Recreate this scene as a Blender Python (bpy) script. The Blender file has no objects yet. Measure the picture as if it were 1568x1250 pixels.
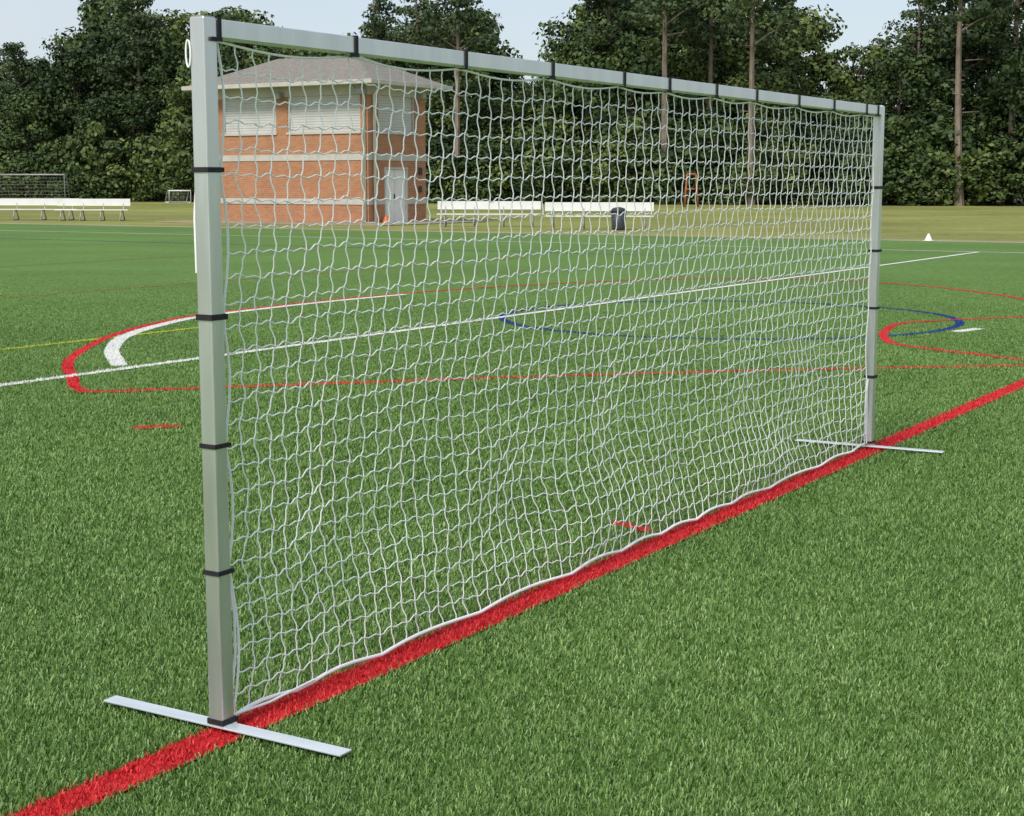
import bpy, math, random
import numpy as np
from mathutils import Vector, noise, Euler

random.seed(7)
R = np.random.default_rng(7)
scene = bpy.context.scene
TH = math.radians(-31.23)          # orientation of the field
UX, UY = -math.sin(TH), math.cos(TH)   # along the goal
NX_, NY_ = math.cos(TH), math.sin(TH)  # across the goal

# ------------------------------------------------------------------ materials
def new_mat(name):
    m = bpy.data.materials.new(name); m.use_nodes = True
    nt = m.node_tree
    return m, nt, nt.nodes["Principled BSDF"]

def noise_mat(name, c1, c2, scale=5.0, rough=0.7, metal=0.0, bump=0.0, detail=6, stretch=None, coord='Object', spec=0.5, roughvar=0.0):
    m, nt, b = new_mat(name)
    tc = nt.nodes.new('ShaderNodeTexCoord')
    mp = nt.nodes.new('ShaderNodeMapping')
    if stretch: mp.inputs['Scale'].default_value = stretch
    nz = nt.nodes.new('ShaderNodeTexNoise')
    nz.inputs['Scale'].default_value = scale; nz.inputs['Detail'].default_value = detail
    rp = nt.nodes.new('ShaderNodeValToRGB')
    rp.color_ramp.elements[0].position = 0.3; rp.color_ramp.elements[1].position = 0.7
    rp.color_ramp.elements[0].color = (*c1, 1); rp.color_ramp.elements[1].color = (*c2, 1)
    nt.links.new(tc.outputs[coord], mp.inputs[0]); nt.links.new(mp.outputs[0], nz.inputs['Vector'])
    nt.links.new(nz.outputs['Fac'], rp.inputs[0]); nt.links.new(rp.outputs[0], b.inputs['Base Color'])
    b.inputs['Roughness'].default_value = rough; b.inputs['Metallic'].default_value = metal
    b.inputs['Specular IOR Level'].default_value = spec
    if roughvar:
        mr = nt.nodes.new('ShaderNodeMapRange'); mr.inputs['To Min'].default_value = rough-roughvar; mr.inputs['To Max'].default_value = rough+roughvar
        nt.links.new(nz.outputs['Fac'], mr.inputs[0]); nt.links.new(mr.outputs[0], b.inputs['Roughness'])
    if bump:
        bp = nt.nodes.new('ShaderNodeBump'); bp.inputs['Strength'].default_value = bump
        bp.inputs['Distance'].default_value = 0.01
        nt.links.new(nz.outputs['Fac'], bp.inputs['Height']); nt.links.new(bp.outputs[0], b.inputs['Normal'])
    return m

def sheet_mat(name, dark, light, fine=90.0, big=0.25, bigamt=0.25, spec=0.15):
    """ground sheet: fine speckle x broad patches, world metres"""
    m, nt, b = new_mat(name)
    g = nt.nodes.new('ShaderNodeNewGeometry')
    n1 = nt.nodes.new('ShaderNodeTexNoise'); n1.inputs['Scale'].default_value = fine; n1.inputs['Detail'].default_value = 4
    n2 = nt.nodes.new('ShaderNodeTexNoise'); n2.inputs['Scale'].default_value = big; n2.inputs['Detail'].default_value = 5
    n3 = nt.nodes.new('ShaderNodeTexNoise'); n3.inputs['Scale'].default_value = fine*0.12; n3.inputs['Detail'].default_value = 4
    for n in (n1, n2, n3): nt.links.new(g.outputs['Position'], n.inputs['Vector'])
    ad = nt.nodes.new('ShaderNodeMath'); ad.operation = 'MULTIPLY_ADD'
    ad.inputs[1].default_value = 0.45; nt.links.new(n3.outputs['Fac'], ad.inputs[0]); 
    m2 = nt.nodes.new('ShaderNodeMath'); m2.operation = 'MULTIPLY'; m2.inputs[1].default_value = 0.55
    nt.links.new(n1.outputs['Fac'], m2.inputs[0]); nt.links.new(m2.outputs[0], ad.inputs[2])
    rp = nt.nodes.new('ShaderNodeValToRGB')
    rp.color_ramp.elements[0].position = 0.36; rp.color_ramp.elements[1].position = 0.64
    rp.color_ramp.elements[0].color = (*dark, 1); rp.color_ramp.elements[1].color = (*light, 1)
    nt.links.new(ad.outputs[0], rp.inputs[0])
    hs = nt.nodes.new('ShaderNodeHueSaturation')
    mr = nt.nodes.new('ShaderNodeMapRange')
    mr.inputs['From Min'].default_value = 0.3; mr.inputs['From Max'].default_value = 0.7
    mr.inputs['To Min'].default_value = 1-bigamt; mr.inputs['To Max'].default_value = 1+bigamt
    nt.links.new(n2.outputs['Fac'], mr.inputs[0]); nt.links.new(mr.outputs[0], hs.inputs['Value'])
    nt.links.new(rp.outputs[0], hs.inputs['Color']); nt.links.new(hs.outputs[0], b.inputs['Base Color'])
    bp = nt.nodes.new('ShaderNodeBump'); bp.inputs['Strength'].default_value = 0.5; bp.inputs['Distance'].default_value = 0.02
    nt.links.new(n1.outputs['Fac'], bp.inputs['Height']); nt.links.new(bp.outputs[0], b.inputs['Normal'])
    b.inputs['Roughness'].default_value = 0.85; b.inputs['Specular IOR Level'].default_value = spec
    return m

def leaf_mat(name, stops, rough=0.6, objrand=0.25, hue=0.02, spec=0.3):
    """colour from the 'tint' attribute (per leaf / clump) + per-object variation"""
    m, nt, b = new_mat(name)
    at = nt.nodes.new('ShaderNodeAttribute'); at.attribute_name = 'tint'
    rp = nt.nodes.new('ShaderNodeValToRGB')
    els = rp.color_ramp.elements
    els[0].position = stops[0][0]; els[0].color = (*stops[0][1], 1)
    els[1].position = stops[-1][0]; els[1].color = (*stops[-1][1], 1)
    for p, c in stops[1:-1]:
        e = els.new(p); e.color = (*c, 1)
    nt.links.new(at.outputs['Fac'], rp.inputs[0])
    col = rp.outputs[0]
    if objrand:
        oi = nt.nodes.new('ShaderNodeObjectInfo')
        hs = nt.nodes.new('ShaderNodeHueSaturation')
        mr = nt.nodes.new('ShaderNodeMapRange'); mr.inputs['To Min'].default_value = 1-objrand; mr.inputs['To Max'].default_value = 1+objrand
        mh = nt.nodes.new('ShaderNodeMapRange'); mh.inputs['To Min'].default_value = 0.5+hue*0.6; mh.inputs['To Max'].default_value = 0.5-hue
        nt.links.new(oi.outputs['Random'], mr.inputs[0]); nt.links.new(mr.outputs[0], hs.inputs['Value'])
        nt.links.new(oi.outputs['Random'], mh.inputs[0]); nt.links.new(mh.outputs[0], hs.inputs['Hue'])
        nt.links.new(rp.outputs[0], hs.inputs['Color']); col = hs.outputs[0]
    nt.links.new(col, b.inputs['Base Color'])
    b.inputs['Roughness'].default_value = rough; b.inputs['Specular IOR Level'].default_value = spec
    return m

M_GRASS = sheet_mat('mown_grass', (0.155, 0.175, 0.04), (0.28, 0.28, 0.085), fine=3.0, big=0.06, bigamt=0.25)
M_TURF = sheet_mat('artificial_turf', (0.066, 0.140, 0.028), (0.145, 0.245, 0.062), fine=60, big=0.3, bigamt=0.12)
M_FLOOR = sheet_mat('forest_floor', (0.02, 0.022, 0.01), (0.05, 0.05, 0.025), fine=3, big=0.2)
M_WALK = sheet_mat('walkway_concrete', (0.26, 0.22, 0.15), (0.36, 0.31, 0.22), fine=8, big=0.3, bigamt=0.12)
LINE_COL = {'red': ((0.44, 0.018, 0.022), (0.62, 0.038, 0.042)), 'white': ((0.55, 0.57, 0.52), (0.8, 0.8, 0.76)),
            'blue': ((0.008, 0.03, 0.12), (0.02, 0.06, 0.22)), 'yellow': ((0.3, 0.36, 0.02), (0.45, 0.48, 0.05)),
            'orange': ((0.24, 0.13, 0.03), (0.32, 0.17, 0.05))}
M_LINE = {k: sheet_mat('turf_line_'+k, a, b, fine=80, big=0.8, bigamt=0.12) for k, (a, b) in LINE_COL.items()}
M_BLADE = {'green': leaf_mat('turf_fibre_green', [(0, (0.060, 0.130, 0.024)), (0.45, (0.138, 0.242, 0.058)), (0.85, (0.220, 0.350, 0.105)), (1, (0.36, 0.47, 0.21))], 0.5, 0, 0, 0.35)}
for k, (a, b_) in LINE_COL.items():
    M_BLADE[k] = leaf_mat('turf_fibre_'+k, [(0, tuple(x*0.9 for x in a)), (1, tuple(min(0.85, x*1.35) for x in b_))], 0.5, 0, 0, 0.2)

M_METAL = noise_mat('galvanised_steel', (0.60, 0.61, 0.60), (0.76, 0.77, 0.76), 14, 0.32, 0.75, stretch=(1, 1, 0.15), roughvar=0.12)
M_BAR = noise_mat('aluminium_flat_bar', (0.60, 0.66, 0.70), (0.72, 0.77, 0.80), 20, 0.35, 0.35, stretch=(0.2, 1, 1))
M_STRAP = noise_mat('black_strap', (0.008, 0.008, 0.009), (0.02, 0.02, 0.022), 60, 0.8)
M_NET = noise_mat('white_net_twine', (0.92, 0.92, 0.90), (0.96, 0.96, 0.95), 30, 0.8)
M_WHITE = noise_mat('white_paint', (0.70, 0.70, 0.67), (0.80, 0.80, 0.78), 2, 0.5)
M_TRIM = noise_mat('white_trim', (0.44, 0.42, 0.38), (0.54, 0.52, 0.47), 2, 0.6)
M_SHUT = noise_mat('rolling_shutter', (0.50, 0.50, 0.48), (0.58, 0.58, 0.56), 1.5, 0.5)
M_DARK = noise_mat('dark_metal', (0.02, 0.02, 0.022), (0.05, 0.05, 0.055), 5, 0.6)
M_GREY = noise_mat('grey_metal', (0.3, 0.3, 0.3), (0.4, 0.4, 0.4), 5, 0.5, 0.3)
M_ORANGE = noise_mat('orange_plastic', (0.50, 0.13, 0.03), (0.60, 0.17, 0.04), 5, 0.5)
M_RUST = noise_mat('rusty_orange_paint', (0.26, 0.08, 0.03), (0.42, 0.13, 0.05), 5, 0.7)
M_BLUEBIN = noise_mat('dark_plastic', (0.025, 0.03, 0.04), (0.045, 0.05, 0.065), 5, 0.5)
M_ROOF = noise_mat('roof_shingles', (0.16, 0.145, 0.125), (0.25, 0.23, 0.20), 5, 0.9, detail=8, stretch=(1, 1, 6))
M_BARK = noise_mat('bark', (0.05, 0.035, 0.025), (0.12, 0.09, 0.065), 3, 0.9, stretch=(1, 1, 0.3))
M_PBARK = noise_mat('pine_bark', (0.13, 0.10, 0.075), (0.26, 0.21, 0.17), 3, 0.9, stretch=(1, 1, 0.4))
M_LEAF = leaf_mat('foliage', [(0, (0.018, 0.038, 0.011)), (0.45, (0.044, 0.078, 0.021)), (0.8, (0.088, 0.135, 0.034)), (1, (0.14, 0.185, 0.05))], 0.6, 0.5, 0.03)
M_NEEDLE = leaf_mat('pine_needles', [(0, (0.022, 0.043, 0.018)), (0.5, (0.048, 0.078, 0.03)), (1, (0.09, 0.13, 0.05))], 0.6, 0.2, 0.01)

def brick_mat():
    m, nt, b = new_mat('orange_brick')
    tc = nt.nodes.new('ShaderNodeTexCoord'); sp = nt.nodes.new('ShaderNodeSeparateXYZ')
    nt.links.new(tc.outputs['Object'], sp.inputs[0])
    ad = nt.nodes.new('ShaderNodeMath'); nt.links.new(sp.outputs[0], ad.inputs[0]); nt.links.new(sp.outputs[1], ad.inputs[1])
    cb = nt.nodes.new('ShaderNodeCombineXYZ'); nt.links.new(ad.outputs[0], cb.inputs[0]); nt.links.new(sp.outputs[2], cb.inputs[1])
    br = nt.nodes.new('ShaderNodeTexBrick')
    br.inputs['Scale'].default_value = 1.0
    br.inputs['Brick Width'].default_value = 0.22; br.inputs['Row Height'].default_value = 0.08
    br.inputs['Mortar Size'].default_value = 0.006
    br.inputs['Color1'].default_value = (0.43, 0.19, 0.092, 1); br.inputs['Color2'].default_value = (0.34, 0.145, 0.07, 1)
    br.inputs['Mortar'].default_value = (0.42, 0.29, 0.20, 1)
    nt.links.new(cb.outputs[0], br.inputs['Vector'])
    nz = nt.nodes.new('ShaderNodeTexNoise'); nz.inputs['Scale'].default_value = 0.9; nz.inputs['Detail'].default_value = 6
    nt.links.new(tc.outputs['Object'], nz.inputs['Vector'])
    hs = nt.nodes.new('ShaderNodeHueSaturation'); mr = nt.nodes.new('ShaderNodeMapRange')
    mr.inputs['To Min'].default_value = 0.8; mr.inputs['To Max'].default_value = 1.2
    nt.links.new(nz.outputs['Fac'], mr.inputs[0]); nt.links.new(mr.outputs[0], hs.inputs['Value'])
    nt.links.new(br.outputs['Color'], hs.inputs['Color']); nt.links.new(hs.outputs[0], b.inputs['Base Color'])
    b.inputs['Roughness'].default_value = 0.85
    return m
M_BRICK = brick_mat()

# ------------------------------------------------------------------ helpers
def link(o, parent=None):
    scene.collection.objects.link(o)
    if parent: o.parent = parent
    return o

def empty(name, loc=(0, 0, 0), rot=0):
    e = bpy.data.objects.new(name, None); e.location = loc; e.rotation_euler = (0, 0, rot)
    e.empty_display_size = 0.2
    return link(e)

def mesh_obj(name, verts, faces, mats, parent=None, midx=None, smooth=False):
    me = bpy.data.meshes.new(name); me.from_pydata(verts, [], faces)
    for m in (mats if isinstance(mats, list) else [mats]): me.materials.append(m)
    if midx is not None: me.polygons.foreach_set('material_index', midx)
    if smooth: me.polygons.foreach_set('use_smooth', [True]*len(me.polygons))
    me.update()
    return link(bpy.data.objects.new(name, me), parent)

def box_geo(x0, x1, y0, y1, z0, z1):
    v = [(x0, y0, z0), (x1, y0, z0), (x1, y1, z0), (x0, y1, z0), (x0, y0, z1), (x1, y0, z1), (x1, y1, z1), (x0, y1, z1)]
    f = [(0, 3, 2, 1), (4, 5, 6, 7), (0, 1, 5, 4), (1, 2, 6, 5), (2, 3, 7, 6), (3, 0, 4, 7)]
    return v, f

def boxes(name, lst, mat, parent=None, bevel=0.0):
    V, F = [], []
    for bx in lst:
        v, f = box_geo(*bx); o = len(V); V += v; F += [tuple(i+o for i in q) for q in f]
    ob = mesh_obj(name, V, F, mat, parent)
    if bevel:
        b = ob.modifiers.new('bevel', 'BEVEL'); b.width = bevel; b.segments = 2
    return ob

def tube_geo(pts, radii, sides=8):
    V, F = [], []
    pts = [Vector(p) for p in pts]
    for i, p in enumerate(pts):
        d = (pts[min(i+1, len(pts)-1)] - pts[max(i-1, 0)]).normalized()
        a = d.orthogonal().normalized() if abs(d.z) < 0.99 else Vector((1, 0, 0))
        a = (a - d*a.dot(d)).normalized(); b = d.cross(a)
        for k in range(sides):
            t = 2*math.pi*k/sides
            V.append(tuple(p + (a*math.cos(t)+b*math.sin(t))*radii[i]))
    for i in range(len(pts)-1):
        for k in range(sides):
            k2 = (k+1) % sides
            F.append((i*sides+k, i*sides+k2, (i+1)*sides+k2, (i+1)*sides+k))
    F.append(tuple(range(sides-1, -1, -1))); F.append(tuple(range((len(pts)-1)*sides, len(pts)*sides)))
    return V, F

def tubes(name, lst, mat, parent=None, sides=8):
    V, F = [], []
    for pts, r in lst:
        if not isinstance(r, (list, tuple)): r = [r]*len(pts)
        v, f = tube_geo(pts, r, sides); o = len(V); V += v; F += [tuple(i+o for i in q) for q in f]
    return mesh_obj(name, V, F, mat, parent, smooth=True)

def curve_obj(name, polys, radius, mat, parent=None, res=0):
    cu = bpy.data.curves.new(name, 'CURVE'); cu.dimensions = '3D'
    cu.bevel_depth = radius; cu.bevel_resolution = res; cu.use_fill_caps = True
    for p in polys:
        s = cu.splines.new('POLY'); s.points.add(len(p)-1)
        s.points.foreach_set('co', [c for q in p for c in (q[0], q[1], q[2], 1.0)])
    cu.materials.append(mat)
    return link(bpy.data.objects.new(name, cu), parent)

# ------------------------------------------------------------------ ground
S = 1500
mesh_obj('ground', [(-S, -S, -0.012), (S, -S, -0.012), (S, S, -0.012), (-S, S, -0.012)], [(0, 1, 2, 3)], M_GRASS)
# field frame: edge of the turf passes through E, runs along n
E = (13.5, 41.9)
def fld(a, b):   # a along n, b along u, measured from E
    return (E[0]+a*NX_+b*UX, E[1]+a*NY_+b*UY)
def quad_sheet(name, a0, a1, b0, b1, z, mat):
    p = [fld(a0, b0), fld(a1, b0), fld(a1, b1), fld(a0, b1)]
    return mesh_obj(name, [(x, y, z) for x, y in p], [(0, 1, 2, 3)], mat)
quad_sheet('artificial_turf_field', -75, 45, -70, 0, -0.004, M_TURF)
quad_sheet('walkway', -60, 45, 0.0, 1.1, -0.008, M_WALK)

# markings (world metres)
def smooth_poly(pts, n=8):
    out = []
    P = [Vector((p[0], p[1], 0)) for p in pts]
    for i in range(len(P)-1):
        p0 = P[max(i-1, 0)]; p1 = P[i]; p2 = P[i+1]; p3 = P[min(i+2, len(P)-1)]
        for k in range(n):
            t = k/n
            q = 0.5*((2*p1)+(p2-p0)*t+(2*p0-5*p1+4*p2-p3)*t*t+(3*p1-p0-3*p2+p3)*t**3)
            out.append((q.x, q.y))
    out.append((P[-1].x, P[-1].y)); return out
def along(p, d0, d1, ux, uy):
    return [(p[0]+d0*ux, p[1]+d0*uy), (p[0]+d1*ux, p[1]+d1*uy)]
gb = (-0.824+0.030*NX_, 4.30+0.030*NY_)
circ = [(2.5+2.62*math.cos(t), 18.3+2.62*math.sin(t)) for t in np.linspace(0, 2*math.pi, 73)]
arc = smooth_poly([(-0.4, 12.45), (-2.32, 11.9), (-3.05, 11.68), (-3.3, 11.85), (-3.58, 12.7), (-3.75, 13.2), (-3.92, 13.9), (-4.04, 14.87), (-4.1, 16.03),
                   (-4.0, 17.4), (-3.69, 18.7), (-2.63, 20.8), (-1.53, 22.4), (-0.04, 24.05), (2.3, 25.7), (4.6, 25.8), (6.22, 24.2), (6.93, 21.3), (6.85, 18.0)])
LINES = [
    ('blue', 0.07, along((-14.7, 45.3), -25, 22, NX_, NY_)),
    ('orange', 0.06, along((-7.0, 21.5), -12, 14, UX, UY)),
    ('orange', 0.05, along((-11.0, 27.5), -12, 14, UX, UY)),
    ('yellow', 0.09, along((-4.8, 14.68), -8, 3.0, UX, UY)),
    ('blue', 0.10, circ),
    ('red', 0.075, smooth_poly([(-0.4, 12.45), (0.084, 12.58), (2.2, 13.05), (4.386, 13.4), (7.5, 13.8)])),
    ('red', 0.095, arc),
    ('red', 0.09, smooth_poly([(7.5, 19.0), (6.0, 18.4), (4.48, 17.65), (3.95, 16.6), (3.76, 15.8), (3.74, 15.2), (4.05, 14.57), (4.53, 13.85), (5.6, 12.6)])),
    ('white', 0.14, smooth_poly([(-3.36, 13.4), (-3.62, 14.2), (-3.79, 14.87), (-3.95, 16.0), (-3.88, 17.3), (-3.58, 18.6), (-2.56, 20.6), (-1.5, 22.2)])),
    ('white', 0.11, along((10.7, 36.2), -40, 0.0, UX, UY)),
    ('white', 0.11, along((10.7, 36.2), -60, 30, NX_, NY_)),
    ('white', 0.13, [(4.66, 16.5), (5.03, 16.87)]),
    ('red', 0.08, [(-2.41, 9.90), (-2.12, 9.99)]),
    ('red', 0.05, [(0.46, 7.08), (0.62, 6.89)]),
    ('red', 0.125, along(gb, -6, 22, UX, UY)),
]
lp = empty('field_markings')
for li, (col, w, pts) in enumerate(LINES):
    V, F = [], []
    n = len(pts)
    for i in range(n):
        a = pts[max(i-1, 0)]; b = pts[min(i+1, n-1)]
        dx, dy = b[0]-a[0], b[1]-a[1]; L = math.hypot(dx, dy) or 1
        ox, oy = -dy/L*w/2, dx/L*w/2
        z = 0.0002*li
        V += [(pts[i][0]+ox, pts[i][1]+oy, z), (pts[i][0]-ox, pts[i][1]-oy, z)]
    for i in range(n-1): F.append((2*i, 2*i+1, 2*i+3, 2*i+2))
    mesh_obj('line_'+col, V, F, M_LINE[col], lp)

# turf fibres (one mesh, real blades)
def build_blades(N=920000, y0=3.0, y1=30.0):
    e = 0.35
    u = R.random(N); Y = (y0**e + u*(y1**e-y0**e))**(1/e)
    keep = R.random(N) < np.clip((y1-Y)/13.0, 0.0, 1)      # thin out to nothing, no visible edge
    Y = Y[keep]; N = len(Y)
    X = (R.random(N)*2-1)*(0.35*Y+0.5)
    cls = np.zeros(N, int)
    order = ['green'] + list(LINE_COL)
    jx = X+R.normal(0, 0.005, N); jy = Y+R.normal(0, 0.005, N)
    for col, w, pts in LINES:
        P = np.array(pts)
        for i in range(len(P)-1):
            a, b = P[i], P[i+1]
            lo = np.minimum(a, b)-w; hi = np.maximum(a, b)+w
            sel = np.nonzero((jx > lo[0]) & (jx < hi[0]) & (jy > lo[1]) & (jy < hi[1]))[0]
            if len(sel) == 0: continue
            d = b-a; L2 = d@d
            t = ((jx[sel]-a[0])*d[0]+(jy[sel]-a[1])*d[1])/L2
            if len(P) > 2: t = np.clip(t, 0, 1)
            dist = np.hypot(jx[sel]-a[0]-t*d[0], jy[sel]-a[1]-t*d[1])
            ok = (dist < w/2) & (t >= 0) & (t <= 1)
            cls[sel[ok]] = order.index(col)
    fade = np.clip((y1-Y)/20.0, 0.12, 1)
    h = (0.008+0.010*R.random(N))*fade
    lean = (0.2+0.9*R.random(N))*h
    az = R.random(N)*2*math.pi
    wd = 0.0018*(0.7+0.6*R.random(N))*(Y/4.0)**0.5
    pa = az+R.normal(math.pi/2, 0.5, N)
    bx, by = np.cos(pa)*wd, np.sin(pa)*wd
    tx, ty = X+np.cos(az)*lean, Y+np.sin(az)*lean
    co = np.zeros((N, 4, 3), np.float32)
    co[:, 0] = np.stack([X-bx, Y-by, np.full(N, -0.003)], 1)
    co[:, 1] = np.stack([X+bx, Y+by, np.full(N, -0.003)], 1)
    co[:, 2] = np.stack([tx+bx*0.7, ty+by*0.7, h], 1)
    co[:, 3] = np.stack([tx-bx*0.7, ty-by*0.7, h], 1)
    me = bpy.data.meshes.new('turf_fibres')
    me.vertices.add(N*4); me.vertices.foreach_set('co', co.ravel())
    me.loops.add(N*4); me.loops.foreach_set('vertex_index', np.arange(N*4, dtype=np.int32))
    me.polygons.add(N); me.polygons.foreach_set('loop_start', np.arange(0, N*4, 4, dtype=np.int32))
    me.polygons.foreach_set('loop_total', np.full(N, 4, np.int32))
    me.polygons.foreach_set('material_index', cls.astype(np.int32))
    for k in order: me.materials.append(M_BLADE[k])
    at = me.attributes.new('tint', 'FLOAT', 'FACE')
    patch = 0.08*np.sin(X*1.3+np.sin(Y*0.9)*2)*np.sin(Y*0.7+1.3*np.sin(X*0.5))+0.04*np.sin(X*7+Y*3)*np.sin(Y*6-X*2)
    patch += 0.07*np.sin(X*52+3*np.sin(Y*31))*np.sin(Y*47+3*np.sin(X*29))*np.clip(8/Y, 0, 1)
    t = np.clip(R.beta(1.5, 2.0, N)*1.0, 0, 1)
    soft = np.clip(6.0/Y, 0.4, 1)          # each far blade stands for several: less contrast
    t = np.clip(0.43+(t-0.43)*soft+patch, 0, 1)
    at.data.foreach_set('value', t.astype(np.float32))
    me.update(calc_edges=True)
    link(bpy.data.objects.new('turf_grass_blades', me))
build_blades()

# ------------------------------------------------------------------ practice goal
G = empty('practice_soccer_goal', (-0.824, 4.30, 0), TH)
L = 5.62; H = 1.98; hw = 0.0255
boxes('post_left', [(-hw, hw, -hw, hw, 0.024, H)], M_METAL, G, 0.004)
boxes('post_right', [(-hw, hw, L-hw, L+hw, 0.024, H)], M_METAL, G, 0.004)
boxes('crossbar', [(-hw+0.001, hw-0.001, hw, L-hw, H-0.053, H-0.002)], M_METAL, G, 0.004)
boxes('post_cap', [(-hw+0.004, hw-0.004, -hw+0.004, hw-0.004, H, H+0.003), (-hw+0.004, hw-0.004, L-hw+0.004, L+hw-0.004, H, H+0.003)], M_GREY, G)
for nm, yy, sk in (('foot_left', 0, 0.0), ('foot_right', L, 0.03)):
    f = boxes(nm, [(-0.44, 0.44, -0.026, 0.026, 0.0, 0.006), (-0.034, 0.034, -0.0265, 0.0265, 0.006, 0.009)], M_BAR, G, 0.0015)
    f.location = (0, yy, 0.017); f.rotation_euler = (0, 0, sk)
T_top = [0.006, 0.1146, 0.2229, 0.327, 0.4284, 0.502, 0.5875, 0.6697, 0.7664, 0.8565, 0.949, 0.984]
Z_l = [1.578, 1.18, 0.824, 0.466, 0.035]
Z_r = [1.52, 1.16, 0.83, 0.43, 0.045]
def strap_bar(y):
    a = hw+0.0035; w = 0.007
    z0, z1 = H-0.0565, H+0.0015
    lst = [(a-0.003, a, y-w, y+w, z0, z1), (-a, -a+0.003, y-w, y+w, z0, z1), (-a+0.003, a-0.003, y-w, y+w, z1-0.0025, z1),
           (-a+0.003, a-0.003, y-w, y+w, z0-0.004, z0)]
    if random.random() < 0.5: lst.append((a, a+0.003, y-w-0.03, y+w, z0-0.006, z0+0.005))
    return lst
st = []
for t in T_top: st += strap_bar(t*L)
boxes('crossbar_straps', st, M_STRAP, G)
def strap_post(y, z):
    a = hw+0.0035; w = random.uniform(0.006, 0.0085)
    return [(a-0.003, a, y-a, y+a, z-w, z+w), (-a, -a+0.003, y-a, y+a, z-w, z+w),
            (-a+0.003, a-0.003, y+a-0.003, y+a, z-w, z+w), (-a+0.003, a-0.003, y-a, y-a+0.003, z-w, z+w),
            (a, a+0.002, y+a-0.03, y+a+0.006, z-w*0.9, z+w*0.9)]
st = []
for z in Z_l: st += strap_post(0, z)
for z in Z_r: st += strap_post(L, z)
boxes('post_straps', st, M_STRAP, G)

# net
NC, NR = 75, 28
ys_top = [t*L for t in T_top] + [L-hw-0.012]
ys_top[0] = 0.045
def seg_sag(v, knots, k):
    kn = sorted(knots)
    for a, b in zip(kn[:-1], kn[1:]):
        if a <= v <= b:
            f = (v-a)/(b-a); return k*(b-a)*math.sin(math.pi*f)
    return 0.0
def nz(a, b, s=0): return noise.noise(Vector((a, b, s)))
def scal(a):
    k = a/0.47+0.35*math.sin(a*2.1); f = k-math.floor(k)
    return abs(math.sin(math.pi*f))
def net_pt(i, j):
    q = j/NR; p = i/NC
    a0 = 0.04 + (L-0.08)*p
    zfull = H-0.058
    sag = seg_sag(a0, ys_top, 0.035)
    zbot = 0.022 + 0.014*scal(a0) + 0.008*max(0, nz(a0*1.3, 3.3))
    qq = q + 0.02*math.sin(math.pi*q)
    z = zfull + (zbot-zfull)*qq - sag*math.exp(-q*7)*(1-q)
    low = max(0, (q-0.45)/0.55)
    z += (0.010*nz(a0*1.3, z*1.5, 5)+0.060*low*nz(a0*2.0, z*2.2, 9))*math.sin(math.pi*min(1, q*1.02))
    inl = 0.010+seg_sag(z, Z_l+[H-0.05, 0.0], 0.075); inr = 0.010+seg_sag(z, Z_r+[H-0.05, 0.0], 0.075)
    a = a0 + inl*math.exp(-p*14) - inr*math.exp(-(1-p)*14)
    a += (0.014*nz(a0*0.9, z*1.6, 12)+0.060*low*nz(a0*1.8, z*2.4, 21))*min(1, p*12, (1-p)*12)
    d = 0.0
    if 0 < q < 1:
        d = (-0.08*math.sin(math.pi*q**2) + 0.03*nz(a0*0.8, z*1.1, 31) + 0.11*low*nz(a0*2.0, z*2.6, 44))*math.sin(math.pi*min(1, 0.02+q*0.97))**0.6
    d *= min(1, p*9+0.1, (1-p)*9+0.1)
    if j == NR: d = 0.010*nz(a0*2.3, 0, 51)-0.008*scal(a0)
    if 0 < i < NC and 0 < j < NR:
        sgn = 1 if (i+j) % 2 else -1
        a += 0.0045*sgn + random.gauss(0, 0.0026)
        z += -0.0045*sgn + random.gauss(0, 0.0026)
        d += 0.002*sgn
    return Vector((d, a, z))
grid = [[net_pt(i, j) for j in range(NR+1)] for i in range(NC+1)]
def strand(nodes):
    out = [nodes[0]]
    for a, b in zip(nodes[:-1], nodes[1:]):
        j = Vector((random.uniform(-.0018, .0018), random.uniform(-.0018, .0018), random.uniform(-.0018, .0018)))
        perp = (b-a).cross(Vector((1, 0, 0)))*0.06
        out.append(a.lerp(b, 0.28)+perp+j); out.append(a.lerp(b, 0.72)-perp+j); out.append(b)
    return out
polys = [strand([grid[i][j] for i in range(NC+1)]) for j in range(1, NR)]
polys += [strand(grid[i]) for i in range(1, NC)]
curve_obj('net', polys, 0.00215, M_NET, G, 1)
curve_obj('net_edge_rope', [[grid[i][0] for i in range(NC+1)], grid[0], grid[NC]], 0.0038, M_NET, G, 1)
curve_obj('net_bottom_rope', [[grid[i][NR] for i in range(NC+1)]], 0.0062, M_NET, G, 2)
lace = []
lace.append([(0, 0.03, 0.035), (0.0, 0.09, 0.032), (0.008, 0.2, 0.030), (0.008, 0.32, 0.036), (0.0, 0.42, 0.036)])
loop = [(-0.030-0.008*math.sin(t), -0.028, 1.885+0.036*math.cos(t)) for t in np.linspace(0.1, math.pi*1.9, 17)]
curve_obj('rope_loop', [loop], 0.0028, M_NET, G, 1)
lace.append([(-0.028, -0.012, 1.55), (-0.034, -0.016, 1.45), (-0.032, -0.016, 1.30)])
lace.append([(0.0, 0.045, 0.42), (0.005, 0.058, 0.33), (0.004, 0.06, 0.22), (0.0, 0.045, 0.10), (0, 0.035, 0.04)])
lace.append([(0.0, L-0.045, 0.42), (0.0, L-0.06, 0.36), (0.0, L-0.045, 0.2), (0, L-0.035, 0.04)])
curve_obj('net_ties', lace, 0.0040, M_NET, G, 2)
boxes('post_label', [(-hw-0.003, -hw-0.0015, -0.02, 0.01, 1.49, 1.53)], M_ORANGE, G)

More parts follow.
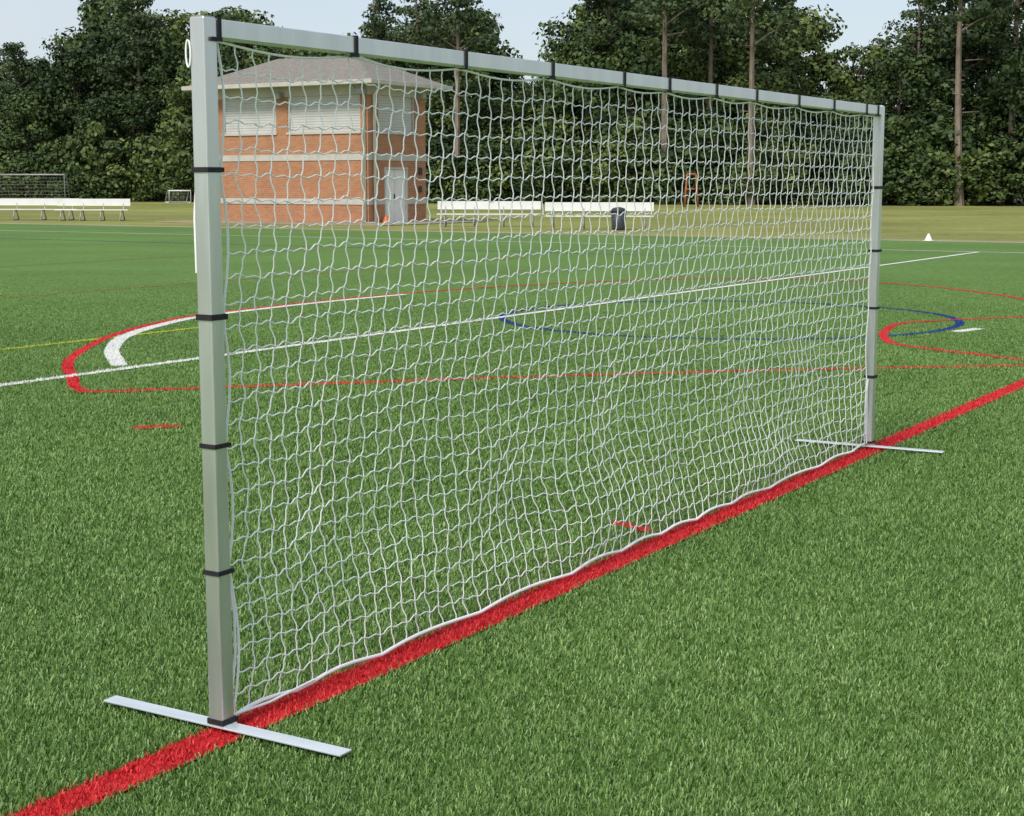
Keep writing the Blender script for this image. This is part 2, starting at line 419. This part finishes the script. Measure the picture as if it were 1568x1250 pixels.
# ------------------------------------------------------------------ building
B = empty('brick_press_box_building', (-5.58, 61.8, 0), TH)
W, D, EZ = 8.0, 3.95, 5.35
boxes('slab', [(-W-1.2, 2.2, -2.2, D+1.2, -0.005, 0.03)], M_WALK, B)
wins_f = [(-7.35, -4.55), (-3.95, -0.35)]
wz0, wz1 = 3.58, 4.98
wl = []
xs = [-W] + [v for w in wins_f for v in w] + [0]
T = 0.3
bands = [(0.74, 0.96), (2.46, 2.70)]
zs = [(0.03, 0.74), (0.96, 2.46), (2.70, wz0)]
for z0, z1 in zs: wl.append((-W, 0, 0, T, z0, z1))
for k in range(0, len(xs)-1, 2): wl.append((xs[k], xs[k+1], 0, T, wz0, wz1))
dy0, dy1, dz = 1.05, 2.65, 2.2
wy0, wy1 = 0.7, 3.2
wl += [(-T, 0, T, dy0, 0.03, 0.74), (-T, 0, dy1, D, 0.03, 0.74), (-T, 0, T, dy0, 0.96, 2.46), (-T, 0, dy1, D, 0.96, 2.46),
       (-T, 0, dy0, dy1, dz, 2.46), (-T, 0, T, D, 2.70, wz0), (-T, 0, T, wy0, wz0, wz1), (-T, 0, wy1, D, wz0, wz1)]
wl += [(-W, -W+T, T, D, 0.03, wz1), (-W+T, -T, D-T, D, 0.03, wz1)]
boxes('walls', wl, M_BRICK, B)
tr = []
for z0, z1 in bands:
    tr.append((-W-0.03, 0.03, -0.03, T, z0, z1))
    if z1 < 1.5:
        tr += [(-T, 0.03, T, dy0, z0, z1), (-T, 0.03, dy1, D+0.02, z0, z1)]
    else: tr.append((-T, 0.03, T, D+0.02, z0, z1))
tr += [(-W-0.02, 0.02, -0.02, T, wz1, EZ), (-T, 0.02, T, D+0.02, wz1, EZ), (-W-0.02, -W+T, T, D, wz1, EZ), (-W+T, -T, D-T, D+0.02, wz1, EZ)]
for a, b in wins_f: tr.append((a-0.05, b+0.05, -0.05, 0.02, wz0-0.09, wz0-0.002))
tr.append((-0.02, 0.05, wy0-0.05, wy1+0.05, wz0-0.09, wz0-0.002))
boxes('trim_bands', tr, M_TRIM, B)
sh = []
for a, b in wins_f:
    n = 14
    for k in range(n):
        z0 = wz0+(wz1-wz0)*k/n
        sh.append((a, b, 0.08+0.01*(k % 2), 0.16, z0+0.004, z0+(wz1-wz0)/n-0.004))
for k in range(14):
    z0 = wz0+(wz1-wz0)*k/14
    sh.append((-0.16, -0.08-0.01*(k % 2), wy0, wy1, z0+0.004, z0+(wz1-wz0)/14-0.004))
boxes('shutters', sh, M_SHUT, B)
fr = []
for a, b in wins_f: fr += [(a, a+0.07, 0.03, 0.075, wz0, wz1), (b-0.07, b, 0.03, 0.075, wz0, wz1)]
fr += [(-0.075, -0.03, wy0, wy0+0.1, wz0, wz1), (-0.075, -0.03, wy1-0.1, wy1, wz0, wz1)]
boxes('window_frames', fr, M_TRIM, B)
boxes('door', [(-0.12, -0.07, dy0+0.09, (dy0+dy1)/2-0.012, 0.03, dz-0.08), (-0.12, -0.07, (dy0+dy1)/2+0.012, dy1-0.09, 0.03, dz-0.08)], M_WHITE, B)
boxes('door_frame', [(-0.13, 0.012, dy0, dy0+0.085, 0.03, dz), (-0.13, 0.012, dy1-0.085, dy1, 0.03, dz), (-0.13, 0.012, dy0+0.085, dy1-0.085, dz-0.075, dz)], M_TRIM, B)
boxes('door_handle', [(-0.07, -0.03, 1.78, 1.82, 0.95, 1.15)], M_DARK, B)
tubes('downspouts', [([(-0.12, -0.09, 0.05), (-0.12, -0.09, 4.95), (-0.4, -0.5, 5.3)], 0.06), ([(0.09, 0.32, 0.05), (0.09, 0.32, 4.95), (0.5, 0.1, 5.3)], 0.06)], M_WHITE, B)
o = 0.75
x0, x1, y0, y1 = -W-o, o, -o, D+o
ry = (y0+y1)/2; hr = (y1-y0)/2
zr = EZ+0.12
rz = zr+1.2
V = [(x0, y0, zr), (x1, y0, zr), (x1, y1, zr), (x0, y1, zr), (x0+hr, ry, rz), (x1-hr, ry, rz)]
mesh_obj('hip_roof', V, [(0, 1, 5, 4), (1, 2, 5), (2, 3, 4, 5), (3, 0, 4)], M_ROOF, B)
boxes('soffit', [(x0+0.02, x1-0.02, y0+0.02, y1-0.02, EZ+0.002, EZ+0.06)], M_TRIM, B)
boxes('gutter', [(x0-0.06, x1+0.06, y0-0.08, y0+0.018, EZ-0.02, EZ+0.14), (x0-0.06, x1+0.06, y1-0.018, y1+0.08, EZ-0.02, EZ+0.14),
                 (x0-0.06, x0+0.018, y0+0.018, y1-0.018, EZ-0.02, EZ+0.14), (x1-0.018, x1+0.06, y0+0.018, y1-0.018, EZ-0.02, EZ+0.14)], M_TRIM, B, 0.01)
boxes('wall_lamps', [(-4.4, -4.12, -0.3, -0.03, 4.9, 5.15), (-0.28, -0.02, -0.4, -0.03, 4.98, 5.2), (0.03, 0.35, 3.3, 3.55, 4.95, 5.2)], M_GREY, B, 0.03)
boxes('wall_vents', [(0.031, 0.06, 3.4, 3.62, 1.9, 2.2), (0.031, 0.06, 3.4, 3.6, 1.2, 1.45)], M_DARK, B)

# ------------------------------------------------------------------ benches
def bench(x, y, length, rot, name='team_bench'):
    e = empty(name, (x, y, -0.004), rot)
    h = length/2
    boxes('seat', [(-h, h, -0.16, -0.005, 0.43, 0.47), (-h, h, 0.005, 0.16, 0.43, 0.47)], M_WHITE, e, 0.006)
    boxes('backrest', [(-h, h, 0.22, 0.25, 0.62, 0.92)], M_WHITE, e, 0.006)
    lg = []
    n = 4
    for k in range(n):
        xx = -h+0.3+(length-0.6)*k/(n-1)
        lg += [([(xx, -0.13, 0.42), (xx, -0.32, 0.02)], 0.028), ([(xx, 0.10, 0.42), (xx, 0.34, 0.02)], 0.028),
               ([(xx, -0.36, 0.02), (xx, 0.38, 0.02)], 0.025), ([(xx, 0.10, 0.41), (xx, 0.20, 0.5), (xx, 0.27, 0.9)], 0.025), ([(xx, -0.14, 0.41), (xx, 0.14, 0.41)], 0.025)]
    tubes('legs', lg, M_GREY, e, 6)
    return e
bench(-0.85, 58.0, 3.8, math.radians(-3))
bench(2.98, 54.4, 3.75, math.radians(-6))
bench(-21.0, 69.0, 4.3, math.radians(-4))
bench(-17.9, 67.6, 3.2, math.radians(-4))

def bin_(x, y):
    e = empty('trash_bin', (x, y, -0.01))
    tubes('body', [([(0, 0, 0), (0, 0, 0.05), (0, 0, 0.62)], [0.20, 0.22, 0.26])], M_BLUEBIN, e, 20)
    tubes('rim', [([(0, 0, 0.62), (0, 0, 0.67)], [0.28, 0.28])], M_DARK, e, 20)
    tubes('lid', [([(0, 0, 0.67), (0, 0, 0.74), (0, 0, 0.78)], [0.26, 0.20, 0.06])], M_BLUEBIN, e, 20)
bin_(3.6, 53.6)

def cone(name, x, y, mat, h=0.2):
    pts = [(0, 0, 0), (0, 0, h*0.08), (0, 0, h*0.1), (0, 0, h*0.6), (0, 0, h)]
    ob = tubes(name, [(pts, [h*0.75, h*0.75, h*0.5, h*0.3, h*0.1])], mat, None, 16)
    ob.location = (x, y, 0.0)
cone('white_marker_cone', 11.4, 43.3, M_WHITE, 0.2)
cone('orange_traffic_cone', -4.95, 62.4, M_ORANGE, 0.34)

def far_goal(name, x, y, w, h, d, rot, mat, r):
    e = empty(name, (x, y, 0), rot)
    tubes('frame', [([(-w/2, 0, 0), (-w/2, 0, h), (w/2, 0, h), (w/2, 0, 0)], r), ([(-w/2, 0, h), (-w/2, d*0.4, h), (-w/2, d, 0.05), (w/2, d, 0.05), (w/2, d*0.4, h), (w/2, 0, h)], r*0.7),
                    ([(-w/2, 0, 0.03), (-w/2, d, 0.03)], r*0.7), ([(w/2, 0, 0.03), (w/2, d, 0.03)], r*0.7)], mat, e, 6)
    ps = []
    n = int(w/0.28)
    for i in range(n+1):
        xx = -w/2+w*i/n; ps.append([(xx, d*0.4, h), (xx, d, 0.05)])
    for k in range(9):
        t = k/8; ps.append([(-w/2, d*0.4+d*0.6*t, h+(0.05-h)*t), (w/2, d*0.4+d*0.6*t, h+(0.05-h)*t)])
    curve_obj('net', ps, 0.008, M_GREY, e)
far_goal('soccer_goal', -42.5, 138, 7.2, 2.35, 2.0, math.radians(4), M_GREY, 0.07)
far_goal('small_training_goal', -27.6, 132, 1.9, 1.0, 0.9, math.radians(35), M_WHITE, 0.06)
e = empty('orange_equipment_frame', (12.1, 107, 0))
tubes('legs', [([(-0.45, 0, 0), (-0.3, 0.2, 2.2)], 0.06), ([(0.45, 0, 0), (0.3, 0.2, 2.2)], 0.06), ([(-0.45, 0.9, 0), (-0.3, 0.2, 2.2)], 0.04), ([(0.45, 0.9, 0), (0.3, 0.2, 2.2)], 0.04)], M_RUST, e)
tubes('crossbars', [([(-0.32, 0.2, 2.2), (0.32, 0.2, 2.2)], 0.07), ([(-0.37, 0.1, 1.2), (0.37, 0.1, 1.2)], 0.05)], M_RUST, e)

# ------------------------------------------------------------------ trees
def leaves(cent, rad, per, size, rng):
    K = len(cent); N = K*per
    c = np.repeat(cent, per, 0); r = np.repeat(rad, per, 0)
    d = rng.normal(size=(N, 3)); d /= np.linalg.norm(d, axis=1)[:, None]
    p = c + d*r*(0.45+0.6*rng.random(N)**0.6)[:, None]
    nrm = d*1.0+rng.normal(0, 0.5, (N, 3)); nrm[:, 2] += 0.3
    nrm /= np.linalg.norm(nrm, axis=1)[:, None]
    a = np.cross(nrm, rng.normal(size=(N, 3))); a /= np.linalg.norm(a, axis=1)[:, None]
    b = np.cross(nrm, a)
    s = size*(0.5+0.8*rng.random(N))[:, None]; s2 = s*(0.5+0.5*rng.random(N))[:, None]
    V = np.stack([p-a*s, p-b*s2, p+a*s, p+b*s2], 1).reshape(-1, 3)
    ct = np.repeat(rng.random(K), per)
    tint = np.clip(0.55*ct+0.45*rng.random(N), 0, 1)
    return V, tint

def make_tree(name, seed, kind):
    rng = np.random.default_rng(seed); rr = random.Random(seed)
    lst = []
    if kind == 'broad':
        H_ = 14.0; K = 90
        u = rng.random(K)**0.85; z = 1.8+u*(H_-2.6)
        prof = np.sin(np.pi*np.clip((z-0.2)/(H_+1.0), 0, 1)**0.85)**0.7*3.7*(0.8+0.4*rng.random(K))
        th = rng.random(K)*2*np.pi; rr_ = prof*np.sqrt(0.25+0.75*rng.random(K))
        lop = 1+0.25*np.sin(th*2+seed)+0.15*np.sin(th*3+z+seed)
        cent = np.stack([np.cos(th)*rr_*lop, np.sin(th)*rr_*lop, z], 1)
        rad = np.stack([0.7+0.8*rng.random(K)]*3, 1)*np.array([1.1, 1.1, 0.75]); per = 80; size = 0.195
        trunk_top = H_*0.85; tr_ = 0.26; nl = 10
    elif kind == 'bush':
        H_ = 5.0; K = 36
        z = 0.3+rng.random(K)*(H_-0.8)
        prof = np.sqrt(np.clip(1-(z/(H_+0.3))**2, 0.03, 1))*2.4
        th = rng.random(K)*2*np.pi; rr_ = prof*np.sqrt(rng.random(K))
        cent = np.stack([np.cos(th)*rr_, np.sin(th)*rr_, z], 1)
        rad = np.stack([0.5+0.6*rng.random(K)]*3, 1)*np.array([1.1, 1.1, 0.8]); per = 85; size = 0.16
        trunk_top = 3.0; tr_ = 0.1; nl = 6
    else:
        H_ = 22.0; K = 60
        z = 12.5+rng.random(K)**0.9*(H_-13.0)
        prof = (0.5+3.2*np.clip((H_+0.5-z)/9.5, 0, 1)**0.7)*(0.7+0.5*rng.random(K))
        th = rng.random(K)*2*np.pi; rr_ = prof*(0.25+0.75*rng.random(K))
        cent = np.stack([np.cos(th)*rr_, np.sin(th)*rr_, z], 1)
        rad = np.stack([0.6+0.5*rng.random(K)]*3, 1)*np.array([1.15, 1.15, 0.6]); per = 75; size = 0.18
        trunk_top = H_-0.5; tr_ = 0.27; nl = 0
    bend = rr.uniform(-0.4, 0.4)
    pts = []; rs = []
    for k in range(9):
        t = k/8; pts.append((bend*math.sin(t*2.2)*trunk_top/14, bend*0.6*math.sin(t*3)*trunk_top/14, t*trunk_top)); rs.append(tr_*(1-0.7*t)+(0.08 if k == 0 else 0))
    lst.append((pts, rs))
    idx = rng.permutation(K)[:max(nl, 16 if kind != 'bush' else 6)]
    for i in idx:
        c = cent[i]; zb = max(0.4, c[2]-abs(np.hypot(c[0], c[1]))*0.6); zb = min(zb, trunk_top*0.95)
        t = zb/trunk_top
        bp = (bend*math.sin(t*2.2)*trunk_top/14, bend*0.6*math.sin(t*3)*trunk_top/14, zb)
        mid = ((bp[0]+c[0])/2, (bp[1]+c[1])/2, (zb+c[2])/2+0.15)
        lst.append(([bp, mid, tuple(c)], [tr_*0.3, tr_*0.18, tr_*0.07]))
    if kind == 'pine':
        for k in range(7):
            zb = rr.uniform(6, 12.5); a = rr.uniform(0, 6.28); l = rr.uniform(0.4, 1.6)
            lst.append(([(0, 0, zb), (math.cos(a)*l, math.sin(a)*l, zb+0.1)], [0.05, 0.015]))
    V, F = [], []
    for p, r in lst:
        v, f = tube_geo(p, r, 6); o_ = len(V); V += v; F += [tuple(i+o_ for i in q) for q in f]
    nb = len(F)
    LV, tint = leaves(cent, rad, per, size, rng)
    o_ = len(V); V += LV.tolist(); nq = len(LV)//4
    F += [(o_+4*i, o_+4*i+1, o_+4*i+2, o_+4*i+3) for i in range(nq)]
    me = bpy.data.meshes.new(name); me.from_pydata(V, [], F)
    me.materials.append(M_PBARK if kind == 'pine' else M_BARK); me.materials.append(M_NEEDLE if kind == 'pine' else M_LEAF)
    me.polygons.foreach_set('material_index', [0]*nb+[1]*nq)
    at = me.attributes.new('tint', 'FLOAT', 'FACE'); at.data.foreach_set('value', np.concatenate([np.zeros(nb), tint]).astype(np.float32))
    me.update(); return me
broad = [make_tree('broadleaf_crown', 100+i, 'broad') for i in range(7)]
bush = [make_tree('undergrowth_bush', 200+i, 'bush') for i in range(5)]
pine = [make_tree('pine', 300+i, 'pine') for i in range(5)]

prof_px = [-400, -100, 0, 30, 90, 125, 170, 260, 300, 385, 405, 495, 515, 540, 600, 650, 690, 740, 768, 862, 885, 1000, 1180, 1228, 1250, 1345, 1365, 1430, 1480, 1568, 1700, 2100]
prof_y = [20, 40, 85, 75, 85, 20, -20, 5, 5, -10, 55, 55, 20, 40, 0, 40, 0, 0, 105, 105, -30, -60, -40, 10, 62, 62, 15, 45, -40, -60, -40, 0]
def target(X, Y):
    az = 784+2434*X/Y
    return 1.54+(282-np.interp(az, prof_px, prof_y))/2434*Y
FT = empty('forest_treeline')
def place(me, x, y, h, base, wide=1.0, nm='tree'):
    ob = bpy.data.objects.new(nm, me); s = h/base
    ws = s**0.5*wide*random.uniform(0.85, 1.15)
    ob.location = (x, y, -0.05); ob.scale = (ws, ws*random.uniform(0.9, 1.1), s)
    ob.rotation_euler = (0, 0, random.uniform(0, 6.28)); link(ob, FT)
def lineY(X, off): return 128-0.4*X+off
for off, step, kind, lo, hi in [(0, 2.8, 'bush', 0.4, 1.1), (1.8, 3.2, 'bush', 0.8, 1.6), (4.5, 4.4, 'mid', 0.35, 0.8), (9, 4.8, 'broad', 0.65, 0.98), (15, 4.6, 'broad', 0.85, 1.0), (22, 4.4, 'mix', 0.88, 1.0)]:
    x = -70.0
    while x < 66:
        xx = x+random.uniform(-1, 1); yy = lineY(xx, off)+random.uniform(-1.2, 1.2)
        t = target(xx, yy)
        if kind == 'bush': place(random.choice(bush), xx, yy, 5*random.uniform(lo, hi), 5.0, 1.15, 'bush')
        elif kind == 'mid': place(random.choice(broad), xx, yy, max(6, t*random.uniform(lo, hi)), 14.3)
        elif kind == 'mix' and random.random() < 0.35: place(random.choice(pine), xx, yy, t*random.uniform(0.96, 1.05), 22.3)
        else: place(random.choice(broad), xx, yy, t*random.uniform(lo, hi), 14.3)
        x += step*random.uniform(0.8, 1.2)
for px, off, h in [(700, -1, 22), (1018, -1, 24), (1150, -1.5, 23), (1470, -1.5, 23), (640, 6, 19), (1085, 5, 22), (580, 8, 18), (930, 6, 22), (1400, 8, 17), (30, 6, 15), (215, 6, 20), (1545, 4, 24)]:
    k = (px-784)/2434; X = k*(128+off)/(1+0.4*k); Y = 128+off-0.4*X
    ob = bpy.data.objects.new('pine_tree', random.choice(pine)); ob.location = (X, Y, -0.05)
    s = h/22.0; ob.scale = (s, s, s); ob.rotation_euler = (0, 0, random.uniform(0, 6.28)); link(ob)
mesh_obj('forest_floor', [(-300, lineY(-300, -1.5), -0.006), (300, lineY(300, -1.5), -0.006), (300, 500, -0.006), (-300, 500, -0.006)], [(0, 1, 2, 3)], M_FLOOR)

# ------------------------------------------------------------------ light
el, az = math.radians(48), math.radians(210)
sd = Vector((math.sin(az)*math.cos(el), math.cos(az)*math.cos(el), math.sin(el)))
sl = bpy.data.lights.new('sun', 'SUN'); sl.energy = 3.2; sl.angle = math.radians(14); sl.color = (1.0, 0.95, 0.87)
so = bpy.data.objects.new('sun', sl); so.rotation_euler = (-sd).to_track_quat('-Z', 'Y').to_euler(); so.location = (0, 0, 30); link(so)
w = bpy.data.worlds.new('World'); scene.world = w; w.use_nodes = True
nt = w.node_tree; sky = nt.nodes.new('ShaderNodeTexSky'); sky.sky_type = 'NISHITA'; sky.sun_disc = False
sky.sun_elevation = el; sky.sun_rotation = az; sky.air_density = 1.0; sky.dust_density = 1.5; sky.ozone_density = 1.0
# thin high cloud over the blue
tc = nt.nodes.new('ShaderNodeTexCoord'); mp = nt.nodes.new('ShaderNodeMapping'); mp.inputs['Scale'].default_value = (1, 1, 3.5)
cn = nt.nodes.new('ShaderNodeTexNoise'); cn.inputs['Scale'].default_value = 2.2; cn.inputs['Detail'].default_value = 7
mr = nt.nodes.new('ShaderNodeMapRange'); mr.inputs['From Min'].default_value = 0.35; mr.inputs['From Max'].default_value = 0.65
mr.inputs['To Min'].default_value = 0.35; mr.inputs['To Max'].default_value = 0.85
mx = nt.nodes.new('ShaderNodeMixRGB'); mx.inputs[2].default_value = (4.7, 5.1, 5.6, 1)
nt.links.new(tc.outputs['Generated'], mp.inputs[0]); nt.links.new(mp.outputs[0], cn.inputs['Vector']); nt.links.new(cn.outputs['Fac'], mr.inputs[0])
nt.links.new(mr.outputs[0], mx.inputs[0]); nt.links.new(sky.outputs[0], mx.inputs[1])
nt.links.new(mx.outputs[0], nt.nodes['Background'].inputs[0]); nt.nodes['Background'].inputs[1].default_value = 0.15

# ------------------------------------------------------------------ camera
cam = bpy.data.cameras.new('camera'); co = bpy.data.objects.new('camera', cam); link(co)
cam.sensor_width = 36; cam.lens = 55.33; cam.clip_start = 0.05; cam.clip_end = 4000
co.location = (0, 0, 1.54); co.rotation_euler = (math.radians(90-8.1), 0, 0)
scene.camera = co
scene.view_settings.view_transform = 'Standard'; scene.view_settings.look = 'None'; scene.view_settings.exposure = 0
